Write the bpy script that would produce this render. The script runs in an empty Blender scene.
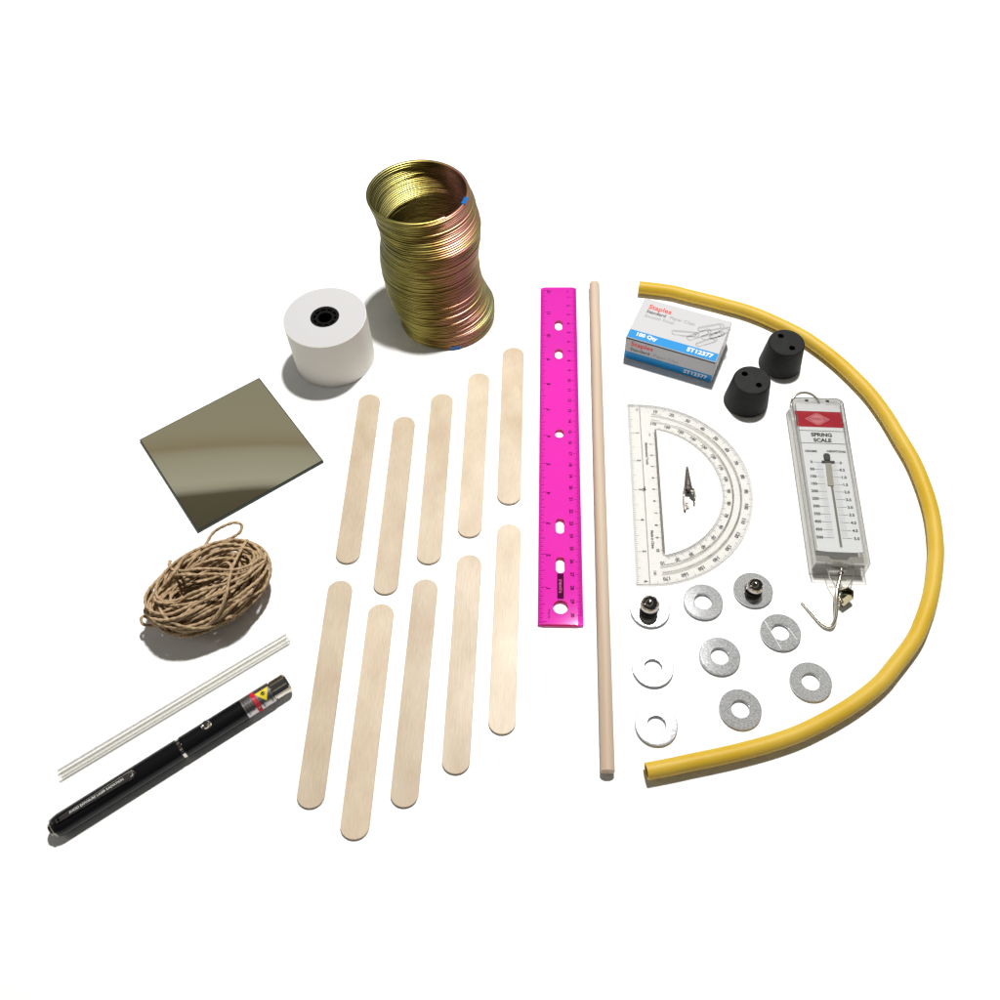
import bpy, math, random
from mathutils import Vector, Matrix
from mathutils.geometry import tessellate_polygon
random.seed(7)
S = bpy.context.scene
PI = math.pi
# ------------------------------------------------------------ camera (millimetres, scaled to metres)
F, PITCH, CAMH, ROLL = 908.741, 0.98303, 535.396, -0.0526207
FW = Vector((0, math.cos(PITCH), -math.sin(PITCH)))
up0 = Vector((0, math.sin(PITCH), math.cos(PITCH))); rt0 = Vector((1, 0, 0))
RT = rt0*math.cos(ROLL) + up0*math.sin(ROLL)
UP = -rt0*math.sin(ROLL) + up0*math.cos(ROLL)
cd = bpy.data.cameras.new('camera'); cam = bpy.data.objects.new('camera', cd)
S.collection.objects.link(cam); S.camera = cam
cd.sensor_width = 36; cd.lens = F/1000*36; cd.clip_start = .01; cd.clip_end = 60
M4 = Matrix((RT, UP, -FW)).transposed().to_4x4(); M4.translation = Vector((0, 0, CAMH*.001))
cam.matrix_world = M4
# ------------------------------------------------------------ world: dim studio round the table
w = bpy.data.worlds.new('World'); S.world = w; w.use_nodes = True
nt = w.node_tree; bgn = nt.nodes['Background']
tc = nt.nodes.new('ShaderNodeTexCoord'); sx = nt.nodes.new('ShaderNodeSeparateXYZ')
nt.links.new(tc.outputs['Generated'], sx.inputs[0])
mm = nt.nodes.new('ShaderNodeMath'); mm.operation = 'MULTIPLY_ADD'; mm.inputs[1].default_value = -.24
nt.links.new(sx.outputs['X'], mm.inputs[0]); nt.links.new(sx.outputs['Z'], mm.inputs[2])
ns = nt.nodes.new('ShaderNodeTexNoise'); ns.inputs['Scale'].default_value = 3
nt.links.new(tc.outputs['Generated'], ns.inputs['Vector'])
m2 = nt.nodes.new('ShaderNodeMath'); m2.operation = 'MULTIPLY_ADD'; m2.inputs[1].default_value = .02
nt.links.new(ns.outputs['Fac'], m2.inputs[0]); nt.links.new(mm.outputs[0], m2.inputs[2])
cr = nt.nodes.new('ShaderNodeValToRGB'); nt.links.new(m2.outputs[0], cr.inputs[0])
el = cr.color_ramp.elements
WORLD_STOPS = [(0, (.08, .092, .115)), (.66, (.08, .092, .115)), (.75, (.50, .485, .40)), (.822, (.56, .525, .40)), (.832, (.50, .43, .30)),
               (.8375, (.64, .61, .49)), (.859, (.78, .76, .64)), (.8605, (.19, .165, .115)), (.89, (.15, .135, .10)), (1, (.09, .092, .095))]
el[0].position = 0; el[0].color = (*WORLD_STOPS[0][1], 1)
el[1].position = 1; el[1].color = (*WORLD_STOPS[-1][1], 1)
for p_, c_ in WORLD_STOPS[1:-1]:
    e_ = el.new(p_); e_.color = (*c_, 1)
nt.links.new(cr.outputs['Color'], bgn.inputs['Color']); bgn.inputs['Strength'].default_value = .55
# ------------------------------------------------------------ studio lamps
def lamp(name, loc, target, size, power, col=(1, 1, 1), shape='DISK', size_y=None):
    l = bpy.data.lights.new(name, 'AREA'); l.shape = shape; l.size = size; l.energy = power; l.color = col
    if size_y: l.size_y = size_y
    o = bpy.data.objects.new(name, l); S.collection.objects.link(o)
    o.location = Vector(loc)*.001
    o.rotation_euler = (Vector(target)-Vector(loc)).to_track_quat('-Z', 'Y').to_euler()
    return o
lamp('key_lamp', (190, 900, 1500), (20, 400, 0), .12, 36, (1, .985, .965))
lamp('fill_lamp', (-1000, 260, 420), (0, 350, 0), .30, .7, (1, .99, .97))
S.view_settings.view_transform = 'Standard'; S.view_settings.look = 'None'
S.view_settings.exposure = 0; S.view_settings.gamma = 1
S.render.engine = 'CYCLES'
S.cycles.max_bounces = 14; S.cycles.transparent_max_bounces = 24; S.cycles.transmission_bounces = 10

# ============================================================ helpers
def G(px, py, z=0.0):
    """photo pixel (1000 px frame) to the point on the horizontal plane at height z (mm)"""
    d = FW + RT*((px-500)/F) - UP*((py-500)/F)
    t = (CAMH-z)/-d.z
    return Vector((d.x*t, d.y*t, z))

def mat(name, col=(.8, .8, .8), rough=.5, metal=0, spec=.5, noise=None, bump=None, coat=0, sub=0):
    """noise = (scale xyz, colour2, contrast lo, hi); bump = (scale, strength)"""
    m = bpy.data.materials.new(name); m.use_nodes = True
    n = m.node_tree; b = n.nodes['Principled BSDF']
    b.inputs['Base Color'].default_value = (*col, 1); b.inputs['Roughness'].default_value = rough
    b.inputs['Metallic'].default_value = metal; b.inputs['Specular IOR Level'].default_value = spec
    b.inputs['Coat Weight'].default_value = coat
    if sub:
        b.inputs['Subsurface Weight'].default_value = sub; b.inputs['Subsurface Radius'].default_value = (1, .6, .2)
        b.inputs['Subsurface Scale'].default_value = .003
    if noise or bump:
        t = n.nodes.new('ShaderNodeTexCoord'); oi = n.nodes.new('ShaderNodeObjectInfo')
        ad = n.nodes.new('ShaderNodeVectorMath'); ad.operation = 'ADD'
        mu = n.nodes.new('ShaderNodeMath'); mu.operation = 'MULTIPLY'; mu.inputs[1].default_value = 7.3
        n.links.new(oi.outputs['Random'], mu.inputs[0])
        n.links.new(t.outputs['Object'], ad.inputs[0]); n.links.new(mu.outputs[0], ad.inputs[1])
    if noise:
        sc, c2, lo, hi = noise
        mp = n.nodes.new('ShaderNodeMapping'); mp.inputs['Scale'].default_value = sc
        n.links.new(ad.outputs[0], mp.inputs['Vector'])
        nz = n.nodes.new('ShaderNodeTexNoise'); nz.inputs['Scale'].default_value = 1; nz.inputs['Detail'].default_value = 6
        n.links.new(mp.outputs[0], nz.inputs['Vector'])
        mr = n.nodes.new('ShaderNodeMapRange'); mr.inputs['From Min'].default_value = lo; mr.inputs['From Max'].default_value = hi
        n.links.new(nz.outputs['Fac'], mr.inputs['Value'])
        mx = n.nodes.new('ShaderNodeMix'); mx.data_type = 'RGBA'
        mx.inputs['A'].default_value = (*col, 1); mx.inputs['B'].default_value = (*c2, 1)
        n.links.new(mr.outputs[0], mx.inputs['Factor']); n.links.new(mx.outputs['Result'], b.inputs['Base Color'])
    if bump:
        sc, st, dist = bump
        mp = n.nodes.new('ShaderNodeMapping'); mp.inputs['Scale'].default_value = sc if isinstance(sc, tuple) else (sc,)*3
        n.links.new(ad.outputs[0], mp.inputs['Vector'])
        nz = n.nodes.new('ShaderNodeTexNoise'); nz.inputs['Scale'].default_value = 1; nz.inputs['Detail'].default_value = 4
        n.links.new(mp.outputs[0], nz.inputs['Vector'])
        bp = n.nodes.new('ShaderNodeBump'); bp.inputs['Strength'].default_value = st; bp.inputs['Distance'].default_value = dist
        n.links.new(nz.outputs['Fac'], bp.inputs['Height']); n.links.new(bp.outputs[0], b.inputs['Normal'])
    return m

def clear_mat(name, tint, edge, diffuse=(.8, .8, .8), dfac=.08, rough=.08, gloss=.06, blend=.35):
    """thin clear plastic or glass: tinted transparency that deepens at grazing angles, some body colour, a glossy skin"""
    m = bpy.data.materials.new(name); m.use_nodes = True
    n = m.node_tree; n.nodes.remove(n.nodes['Principled BSDF']); out = n.nodes['Material Output']
    lw = n.nodes.new('ShaderNodeLayerWeight'); lw.inputs['Blend'].default_value = blend
    mx = n.nodes.new('ShaderNodeMix'); mx.data_type = 'RGBA'
    mx.inputs['A'].default_value = (*tint, 1); mx.inputs['B'].default_value = (*edge, 1)
    n.links.new(lw.outputs['Facing'], mx.inputs['Factor'])
    tr = n.nodes.new('ShaderNodeBsdfTransparent'); n.links.new(mx.outputs['Result'], tr.inputs['Color'])
    df = n.nodes.new('ShaderNodeBsdfDiffuse'); df.inputs['Color'].default_value = (*diffuse, 1)
    a = n.nodes.new('ShaderNodeMixShader'); a.inputs[0].default_value = dfac
    n.links.new(tr.outputs[0], a.inputs[1]); n.links.new(df.outputs[0], a.inputs[2])
    gl = n.nodes.new('ShaderNodeBsdfGlossy'); gl.inputs['Roughness'].default_value = rough
    b = n.nodes.new('ShaderNodeMixShader')
    fr = n.nodes.new('ShaderNodeFresnel'); fr.inputs['IOR'].default_value = 1.47
    mu = n.nodes.new('ShaderNodeMath'); mu.operation = 'MULTIPLY'; mu.inputs[1].default_value = gloss/.04
    n.links.new(fr.outputs[0], mu.inputs[0]); mu.use_clamp = True
    n.links.new(mu.outputs[0], b.inputs[0]); n.links.new(a.outputs[0], b.inputs[1]); n.links.new(gl.outputs[0], b.inputs[2])
    n.links.new(b.outputs[0], out.inputs['Surface'])
    return m

class MB:
    """mesh builder, works in millimetres"""
    def __init__(s): s.v = []; s.f = []; s.m = []; s.sm = []
    def add(s, vs, fs, mi=0, smooth=False):
        k = len(s.v); s.v += [Vector(p) for p in vs]
        for f in fs: s.f.append([k+i for i in f]); s.m.append(mi); s.sm.append(smooth)
    def box(s, x0, x1, y0, y1, z0, z1, mi=0):
        s.add([(x0,y0,z0),(x1,y0,z0),(x1,y1,z0),(x0,y1,z0),(x0,y0,z1),(x1,y0,z1),(x1,y1,z1),(x0,y1,z1)],
              [(3,2,1,0),(4,5,6,7),(0,1,5,4),(1,2,6,5),(2,3,7,6),(3,0,4,7)], mi)
    def quad(s, x0, x1, y0, y1, z, mi=0):
        s.add([(x0,y0,z),(x1,y0,z),(x1,y1,z),(x0,y1,z)], [(0,1,2,3)], mi)
    def prism(s, loops, z0, z1, mi=0, side=None, bev=0, smooth=False):
        """closed outline plus holes, extruded; optional small top bevel on the first loop"""
        side = mi if side is None else side
        loops = [[Vector((p[0], p[1], 0)) for p in l] for l in loops]
        flat = [p for l in loops for p in l]
        def inset(l, d):
            n = len(l); out = []
            ar = sum(l[i].x*l[(i+1)%n].y-l[(i+1)%n].x*l[i].y for i in range(n)); sg = 1 if ar > 0 else -1
            for i in range(n):
                a = (l[i]-l[i-1]).normalized(); b = (l[(i+1)%n]-l[i]).normalized()
                t = (a+b).normalized(); out.append(l[i]+Vector((-t.y, t.x, 0))*d*sg)
            return out
        tops = [inset(l, bev if k == 0 else -bev) for k, l in enumerate(loops)] if bev else loops
        tri = tessellate_polygon(loops)
        tf = [p for l in tops for p in l]
        nz = lambda t: (tf[t[1]]-tf[t[0]]).cross(tf[t[2]]-tf[t[0]]).z
        tri = [t if nz(t) > 0 else t[::-1] for t in tri]
        s.add([(p.x, p.y, z1) for p in tf], tri, mi)
        s.add([(p.x, p.y, z0) for p in flat], [t[::-1] for t in tri], mi)
        for k, l in enumerate(loops):
            n = len(l); ar = sum(l[i].x*l[(i+1)%n].y-l[(i+1)%n].x*l[i].y for i in range(n))
            rings = [(l, z0), (l, z1-bev), (tops[k], z1)] if bev else [(l, z0), (l, z1)]
            vs = [(p.x, p.y, z) for r, z in rings for p in r]; fs = []
            for q in range(len(rings)-1):
                for i in range(n):
                    f = (q*n+i, q*n+(i+1)%n, (q+1)*n+(i+1)%n, (q+1)*n+i)
                    out = (ar > 0) == (k == 0)
                    fs.append(f if out else f[::-1])
            s.add(vs, fs, side, smooth)
    def lathe(s, prof, c=(0, 0), n=48, mi=0, smooth=True, axis=None, closed=False, sharp=True):
        """prof: (r, z) list; faces with sharp profile corners by duplicating rings"""
        X, Y, Z, O = axis if axis else (Vector((1,0,0)), Vector((0,1,0)), Vector((0,0,1)), Vector((c[0], c[1], 0)))
        segs = list(zip(prof[:-1], prof[1:]))
        for (r0, z0), (r1, z1) in segs:
            vs = []
            for r, z in ((r0, z0), (r1, z1)):
                for i in range(n):
                    t = 2*PI*i/n; vs.append(O + X*(r*math.cos(t)) + Y*(r*math.sin(t)) + Z*z)
            if r0 < 1e-6: s.add([vs[0]]+vs[n:], [(0, 1+(i+1)%n, 1+i) for i in range(n)][::1], mi, smooth)
            elif r1 < 1e-6: s.add(vs[:n]+[vs[n]], [(i, (i+1)%n, n) for i in range(n)], mi, smooth)
            else: s.add(vs, [(i, (i+1)%n, n+(i+1)%n, n+i) for i in range(n)], mi, smooth)
    def sweep(s, pts, prof, mi=0, closed=False, caps=True, smooth=True, up=None, twist=None, scale=None, split=False):
        """prof: 2D outline (a,b) list swept along pts with parallel transport frames (or fixed up)"""
        pts = [Vector(p) for p in pts]; n = len(pts); k = len(prof)
        T = []
        for i in range(n):
            a = pts[i-1] if (i or closed) else pts[0]; b = pts[(i+1) % n] if (i < n-1 or closed) else pts[-1]
            T.append((b-a).normalized())
        nrm = Vector(up) if up else (Vector((0,0,1)) if abs(T[0].z) < .9 else Vector((1,0,0)))
        ring = []
        for i in range(n):
            t = T[i]
            if up: nrm = Vector(up)
            N = (nrm - t*nrm.dot(t)).normalized(); B = t.cross(N); nrm = N
            tw = twist*i if twist else 0; c_, s_ = math.cos(tw), math.sin(tw); sc = scale[i] if scale else 1
            ring.append([pts[i] + (B*(a*c_-b*s_) + N*(a*s_+b*c_))*sc for a, b in prof])
        rng = range(n) if closed else range(n-1)
        if split:
            for j in range(k):
                vs = [r[q] for r in ring for q in (j, (j+1) % k)]
                s.add(vs, [(2*i, 2*((i+1)%n), 2*((i+1)%n)+1, 2*i+1)[::-1] for i in rng], mi, smooth)
        else:
            s.add([p for r in ring for p in r],
                  [(i*k+j, i*k+(j+1)%k, ((i+1)%n)*k+(j+1)%k, ((i+1)%n)*k+j) for i in rng for j in range(k)], mi, smooth)
        if caps and not closed:
            s.add(ring[0], [tuple(range(k))[::-1]], mi); s.add(ring[-1], [tuple(range(k))], mi)
    def tube(s, pts, r, n=12, mi=0, **k):
        s.sweep(pts, [(r*math.cos(2*PI*i/n), r*math.sin(2*PI*i/n)) for i in range(n)], mi, **k)
    def text(s, txt, x, y, size, z, rot=0, mi=0, align='CENTER', width=1.0, T=None, bold=0, font_shear=0):
        key = (txt, align, bold, font_shear)
        if key not in TXT:
            c = bpy.data.curves.new('t', 'FONT'); c.body = txt; c.align_x = align; c.align_y = 'CENTER'
            c.resolution_u = 3; c.fill_mode = 'FRONT'; c.offset = bold; c.shear = font_shear
            ob = bpy.data.objects.new('t', c); me = bpy.data.meshes.new_from_object(ob)
            TXT[key] = ([tuple(v.co) for v in me.vertices], [tuple(p.vertices) for p in me.polygons])
            bpy.data.objects.remove(ob); bpy.data.curves.remove(c); bpy.data.meshes.remove(me)
        vs, fs = TXT[key]; c_, s_ = math.cos(rot), math.sin(rot); out = []
        for a, b, _ in vs:
            a *= size*width; b *= size
            p = Vector((x + a*c_ - b*s_, y + a*s_ + b*c_, z)); out.append(T(p) if T else p)
        s.add(out, fs, mi)
    def build(s, name, mats, parent=None, org=(0, 0, 0)):
        me = bpy.data.meshes.new(name); o_ = Vector(org)
        me.from_pydata([tuple((p-o_)*.001) for p in s.v], [], s.f); me.update()
        for m in (mats if isinstance(mats, (list, tuple)) else [mats]): me.materials.append(m)
        me.polygons.foreach_set('material_index', s.m); me.polygons.foreach_set('use_smooth', s.sm)
        o = bpy.data.objects.new(name, me); S.collection.objects.link(o)
        if parent: o.parent = parent
        return o
TXT = {}
def tag(o, label, cat, group=None):
    o['label'] = label; o['category'] = cat
    if group: o['group'] = group
    return o
def thing(name, label, cat, loc, rot=0, group=None):
    o = bpy.data.objects.new(name, None); S.collection.objects.link(o); o.empty_display_size = .01
    o.location = Vector(loc)*.001; o.rotation_euler = (0, 0, rot)
    return tag(o, label, cat, group)
def place(o, loc, rot=0): o.location = Vector(loc)*.001; o.rotation_euler = (0, 0, rot); return o
class Frame:
    """local frame on the table: origin (mm), x axis angle"""
    def __init__(s, org, ang): s.o = Vector((org[0], org[1], 0)); s.a = ang; s.c = math.cos(ang); s.s = math.sin(ang)
    def l(s, px, py, z=0):
        d = G(px, py, z)-s.o; return Vector((d.x*s.c+d.y*s.s, -d.x*s.s+d.y*s.c, z))
    def w(s, p): return Vector((s.o.x+p[0]*s.c-p[1]*s.s, s.o.y+p[0]*s.s+p[1]*s.c, p[2]))
def dup(o, loc, rot=0):
    c = o.copy(); S.collection.objects.link(c); c.location = Vector(loc)*.001; c.rotation_euler = (0, 0, rot)
    for ch in o.children:
        d = ch.copy(); S.collection.objects.link(d); d.parent = c
    return c
def catmull(P, n=8, closed=False):
    P = [Vector(p) for p in P]; out = []; m = len(P)
    for i in range(m if closed else m-1):
        g = (lambda k: P[k % m]) if closed else (lambda k: P[min(max(k, 0), m-1)])
        a, b, c, d = g(i-1), g(i), g(i+1), g(i+2)
        for j in range(n):
            t = j/n
            out.append(.5*((2*b)+(c-a)*t+(2*a-5*b+4*c-d)*t*t+(3*b-3*c+d-a)*t**3))
    if not closed: out.append(P[-1])
    return out
def arc(cx, cy, r, a0, a1, n): return [(cx+r*math.cos(a0+(a1-a0)*i/n), cy+r*math.sin(a0+(a1-a0)*i/n)) for i in range(n+1)]
def rrect(x0, x1, y0, y1, r, n=5):
    return (arc(x1-r, y0+r, r, -PI/2, 0, n)+arc(x1-r, y1-r, r, 0, PI/2, n)+arc(x0+r, y1-r, r, PI/2, PI, n)+arc(x0+r, y0+r, r, PI, 1.5*PI, n))

# ============================================================ setting
b = MB(); b.quad(-4000, 4000, -3000, 5000, 0)
paper = mat('white_studio_paper', (.95, .95, .95), .85, spec=.2)
fl = b.build('ground', paper); fl['kind'] = 'structure'

# ============================================================ steel helix toy
def slinky_mat():
    m = mat('chromate_steel', (.42, .36, .10), .37, 1, bump=((60, 60, 900), .25, .0004))
    n = m.node_tree; bs = n.nodes['Principled BSDF']
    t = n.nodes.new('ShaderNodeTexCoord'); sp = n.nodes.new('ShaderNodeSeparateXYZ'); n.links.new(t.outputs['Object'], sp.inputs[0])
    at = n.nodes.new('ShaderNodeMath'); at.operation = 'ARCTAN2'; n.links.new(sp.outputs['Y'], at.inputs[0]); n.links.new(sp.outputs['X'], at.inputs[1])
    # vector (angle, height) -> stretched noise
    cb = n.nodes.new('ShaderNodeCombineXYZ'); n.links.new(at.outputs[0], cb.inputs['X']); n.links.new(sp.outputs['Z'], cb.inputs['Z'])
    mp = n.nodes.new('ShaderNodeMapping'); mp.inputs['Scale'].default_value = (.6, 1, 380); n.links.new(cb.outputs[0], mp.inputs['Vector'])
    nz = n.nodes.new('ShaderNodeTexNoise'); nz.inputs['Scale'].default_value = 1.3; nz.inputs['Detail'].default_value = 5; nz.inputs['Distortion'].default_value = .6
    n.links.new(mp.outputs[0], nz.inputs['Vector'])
    # X drift: olive left, copper right; pale and dark reflection bands painted in
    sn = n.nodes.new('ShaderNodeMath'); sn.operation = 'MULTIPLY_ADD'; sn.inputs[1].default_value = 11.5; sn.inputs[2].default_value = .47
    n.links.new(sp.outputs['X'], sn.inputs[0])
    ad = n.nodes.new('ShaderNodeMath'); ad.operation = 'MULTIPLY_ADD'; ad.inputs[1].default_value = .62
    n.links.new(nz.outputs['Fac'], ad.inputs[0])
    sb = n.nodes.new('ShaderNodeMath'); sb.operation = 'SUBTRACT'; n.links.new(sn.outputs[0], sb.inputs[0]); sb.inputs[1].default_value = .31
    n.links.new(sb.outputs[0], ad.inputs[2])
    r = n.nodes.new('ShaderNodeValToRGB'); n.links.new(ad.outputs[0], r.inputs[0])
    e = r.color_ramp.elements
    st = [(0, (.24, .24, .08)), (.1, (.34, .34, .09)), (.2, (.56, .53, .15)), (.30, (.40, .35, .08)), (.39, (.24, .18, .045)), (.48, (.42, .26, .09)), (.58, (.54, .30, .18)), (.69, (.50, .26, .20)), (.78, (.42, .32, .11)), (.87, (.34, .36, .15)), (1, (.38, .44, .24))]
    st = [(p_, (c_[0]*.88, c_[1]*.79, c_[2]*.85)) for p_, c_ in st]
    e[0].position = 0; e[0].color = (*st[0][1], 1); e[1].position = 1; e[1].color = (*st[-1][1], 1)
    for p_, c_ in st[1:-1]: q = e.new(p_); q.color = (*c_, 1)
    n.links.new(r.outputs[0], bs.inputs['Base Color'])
    return m
path = catmull([G(447.8, 316, 0), G(447.3, 306, 9), G(443.5, 300.5, 14), G(435, 283.5, 30), G(429.3, 257, 52), G(430.6, 229, 76), G(425, 208, 89), G(417, 190.5, 102)], 20)
L = [0]
for a, c in zip(path[:-1], path[1:]): L.append(L[-1]+(c.z-a.z))
def centre(z):
    for i in range(len(path)-1):
        if path[i+1].z >= z:
            t = (z-path[i].z)/max(1e-6, path[i+1].z-path[i].z); return path[i].lerp(path[i+1], t)
    return path[-1].copy()
NT, SEG, R0 = 84, 120, 37.2
o0 = centre(0)
rnd = [(random.gauss(0, .18), random.gauss(0, .18), random.gauss(0, .008), random.gauss(0, .008)) for _ in range(NT+3)]
b = MB(); pts = []
for i in range(NT*SEG+1):
    u = i/SEG; t = 2*PI*u - 1.0; z = .7 + 101.0*u/NT
    c = centre(z)
    k = int(u); fr = u-k; fr = fr*fr*(3-2*fr)
    q = [rnd[k][j]*(1-fr)+rnd[k+1][j]*fr for j in range(4)]
    damp = min(1, u/4, (NT-u)/4+.1)
    x, y = R0*math.cos(t), R0*math.sin(t)
    tiltx = .035*math.sin(u*.13); tilty = .045*math.sin(u*.10+1)
    zz = z + (x*(q[2]*.25+tilty) + y*(q[3]*.25+tiltx))*damp
    pts.append(Vector((c.x+x+q[0]*damp, c.y+y+q[1]*damp, max(.6, zz))))
HW, HH = 1.2, .52
b.sweep(pts, [(-HW, -.2), (-HW+.28, -HH), (HW-.28, -HH), (HW, -.2), (HW, .2), (HW-.28, HH), (-HW+.28, HH), (-HW, .2)], up=(0, 0, 1))
sl = thing('coil_spring_toy', 'tall iridescent gold and copper metal coil spring standing slightly bent', 'spring toy', o0)
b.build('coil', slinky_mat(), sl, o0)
blue = mat('blue_plastic', (.0, .11, .38), .4, spec=.25)
for px, py, z in ((460.8, 199.2, 102), (455.5, 350, .6)):
    bp = MB(); g = G(px, py, z)
    # nearest wire points
    i0 = min(range(len(pts)), key=lambda i: (pts[i]-g).length)
    i0 = max(4, min(len(pts)-4, i0)); seg = pts[i0-2:i0+3]
    bp.sweep(seg, [(-1.5, -.95), (1.5, -.95), (1.5, .95), (-1.5, .95)], up=(0, 0, 1), smooth=False)
    bp.build('end_clip', blue, sl, o0)

# ============================================================ paper roll
RC = (-124.9, 501.2); RR, RH = 31.4, 45
t = thing('paper_roll', 'white till paper roll standing on end, with black core', 'paper roll', (*RC, 0))
pm = mat('roll_paper', (.80, .775, .71), .8, spec=.2, bump=((90, 90, 700), .08, .0003))
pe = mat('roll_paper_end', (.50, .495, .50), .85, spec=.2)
# faint wound layers on the end
n = pe.node_tree; tcx = n.nodes.new('ShaderNodeTexCoord'); wv = n.nodes.new('ShaderNodeTexWave'); wv.wave_type = 'RINGS'; wv.rings_direction = 'Z'
wv.inputs['Scale'].default_value = 260; wv.inputs['Distortion'].default_value = 1.2; wv.inputs['Detail'].default_value = 2
n.links.new(tcx.outputs['Object'], wv.inputs['Vector']); bpn = n.nodes.new('ShaderNodeBump'); bpn.inputs['Strength'].default_value = .15; bpn.inputs['Distance'].default_value = .0002
n.links.new(wv.outputs['Fac'], bpn.inputs['Height']); n.links.new(bpn.outputs[0], n.nodes['Principled BSDF'].inputs['Normal'])
b = MB(); b.lathe([(11, 0), (RR-.3, 0), (RR, .3), (RR, RH-.4), (RR-.4, RH)], n=128)
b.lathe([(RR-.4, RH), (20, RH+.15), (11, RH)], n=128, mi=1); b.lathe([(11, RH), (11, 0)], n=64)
0 and b.sweep([(RR*math.cos(a)+.12*math.cos(a), RR*math.sin(a)+.12*math.sin(a), RH/2) for a in [-.95+.02*i for i in range(12)]], [(-.06, -RH/2+.5), (.06, -RH/2+.5), (.06, RH/2-.5), (-.06, RH/2-.5)], up=(0, 0, 1))
b.build('paper', [pm, pe], t)
blk = mat('black_core_plastic', (.003, .003, .003), .45, spec=.12)
b = MB(); b.lathe([(10.9, RH-.6), (8.9, RH-.6), (8.9, RH-3)], n=48); b.lathe([(7.2, RH-3), (7.2, RH-.9), (5.2, RH-.9), (5.2, 1)], n=48)
b.lathe([(8.9, RH-3), (7.2, RH-3)], n=48); b.lathe([(10.9, 1), (10.9, RH-.6)], n=48)
for i in range(10):
    a = 2*PI*i/10+.2; c_, s_ = math.cos(a), math.sin(a)
    p0 = Vector((7.1*c_, 7.1*s_, RH-1.7)); p1 = Vector((9*c_, 9*s_, RH-1.7))
    b.sweep([p0, p1], [(-.6, -1), (.6, -1), (.6, 1), (-.6, 1)], up=(0, 0, 1), smooth=False)
b.build('core', blk, t)

# ============================================================ mirror square
m4 = [G(139.2, 439.6, 2.3), G(259, 377.6, 2.3), G(324, 461, 2.3), G(197.2, 530.3, 2.3)]
c = sum(m4, Vector())/4; ang = math.atan2(m4[1].y-m4[0].y, m4[1].x-m4[0].x)
t = thing('mirror_square', 'square glass mirror tile lying flat, reflecting a dim olive room', 'mirror', (c.x, c.y, 0), ang)
mir = mat('mirror_silver', (.82, .79, .66), .012, 1)
gle = mat('green_glass_edge', (.02, .032, .024), .2, spec=.3, bump=((400, 400, 200), .4, .0004))
b = MB(); h = 50.4
b.prism([[(-h, -h), (h, -h), (h, h), (-h, h)]], .0, 2.3, mi=1, bev=.3)
b.build('glass_edge', [gle, gle], t)
b = MB(); b.quad(-h+.75, h-.75, -h+.75, h-.75, 2.34); b.build('mirror_face', mir, t)

# ============================================================ twine bundle
tw_m = mat('jute_fibre', (.53, .385, .235), .9, spec=.1, noise=((260, 260, 260), (.30, .20, .11), .35, .75), bump=((1500, 1500, 1500), .6, .0008))
e1 = (Vector((-153, 311, 0))-Vector((-228, 268, 0))).normalized(); e2 = Vector((-e1.y, e1.x, 0)); tcn = Vector((-193, 289, 0))
rg = random.Random(11)
def H(a, c, z):
    q = math.hypot(a/45, c/33); f = 1 if q < .8 else (.8+.2*math.tanh((q-.8)/.2))/q
    a, c = a*f, c*f; return tcn + e1*a + e2*c + Vector((0, 0, z))
strand = []; NL = 64; SG = 44
ph = 0
for i in range(NL*SG+1):
    u = i/SG; k = int(u); th = 2*PI*u + .15*math.sin(u*1.7)
    def sm(seed, sc):
        r1 = random.Random(seed*1000+k); r2 = random.Random(seed*1000+k+1); f = u-k; f = f*f*(3-2*f)
        return (r1.uniform(-1, 1)*(1-f)+r2.uniform(-1, 1)*f)*sc
    phi = PI*1.3*sm(1, 1)+2.1*math.sin(u*.9)+th*.31; rho = 13.5*(abs(sm(2, 1))**.45)
    A = 31+sm(3, 5)+rho*math.cos(phi)*.95; C = 16.5+sm(4, 6)+rho*math.cos(phi)*.85
    rot = sm(5, .17); ex, ey = A*math.cos(th), C*math.sin(th)*(1-.16*math.cos(th))
    x = ex*math.cos(rot)-ey*math.sin(rot)+sm(6, 3); y = ex*math.sin(rot)+ey*math.cos(rot)+sm(7, 2)
    z = 16+rho*math.sin(phi)*1.1+sm(8, 2)+2.5*math.sin(2*th+sm(9, 2))
    strand.append(H(x, y, max(1.3, z)))
def loop_px(P): return catmull([G(*p) for p in P], 9)
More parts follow.
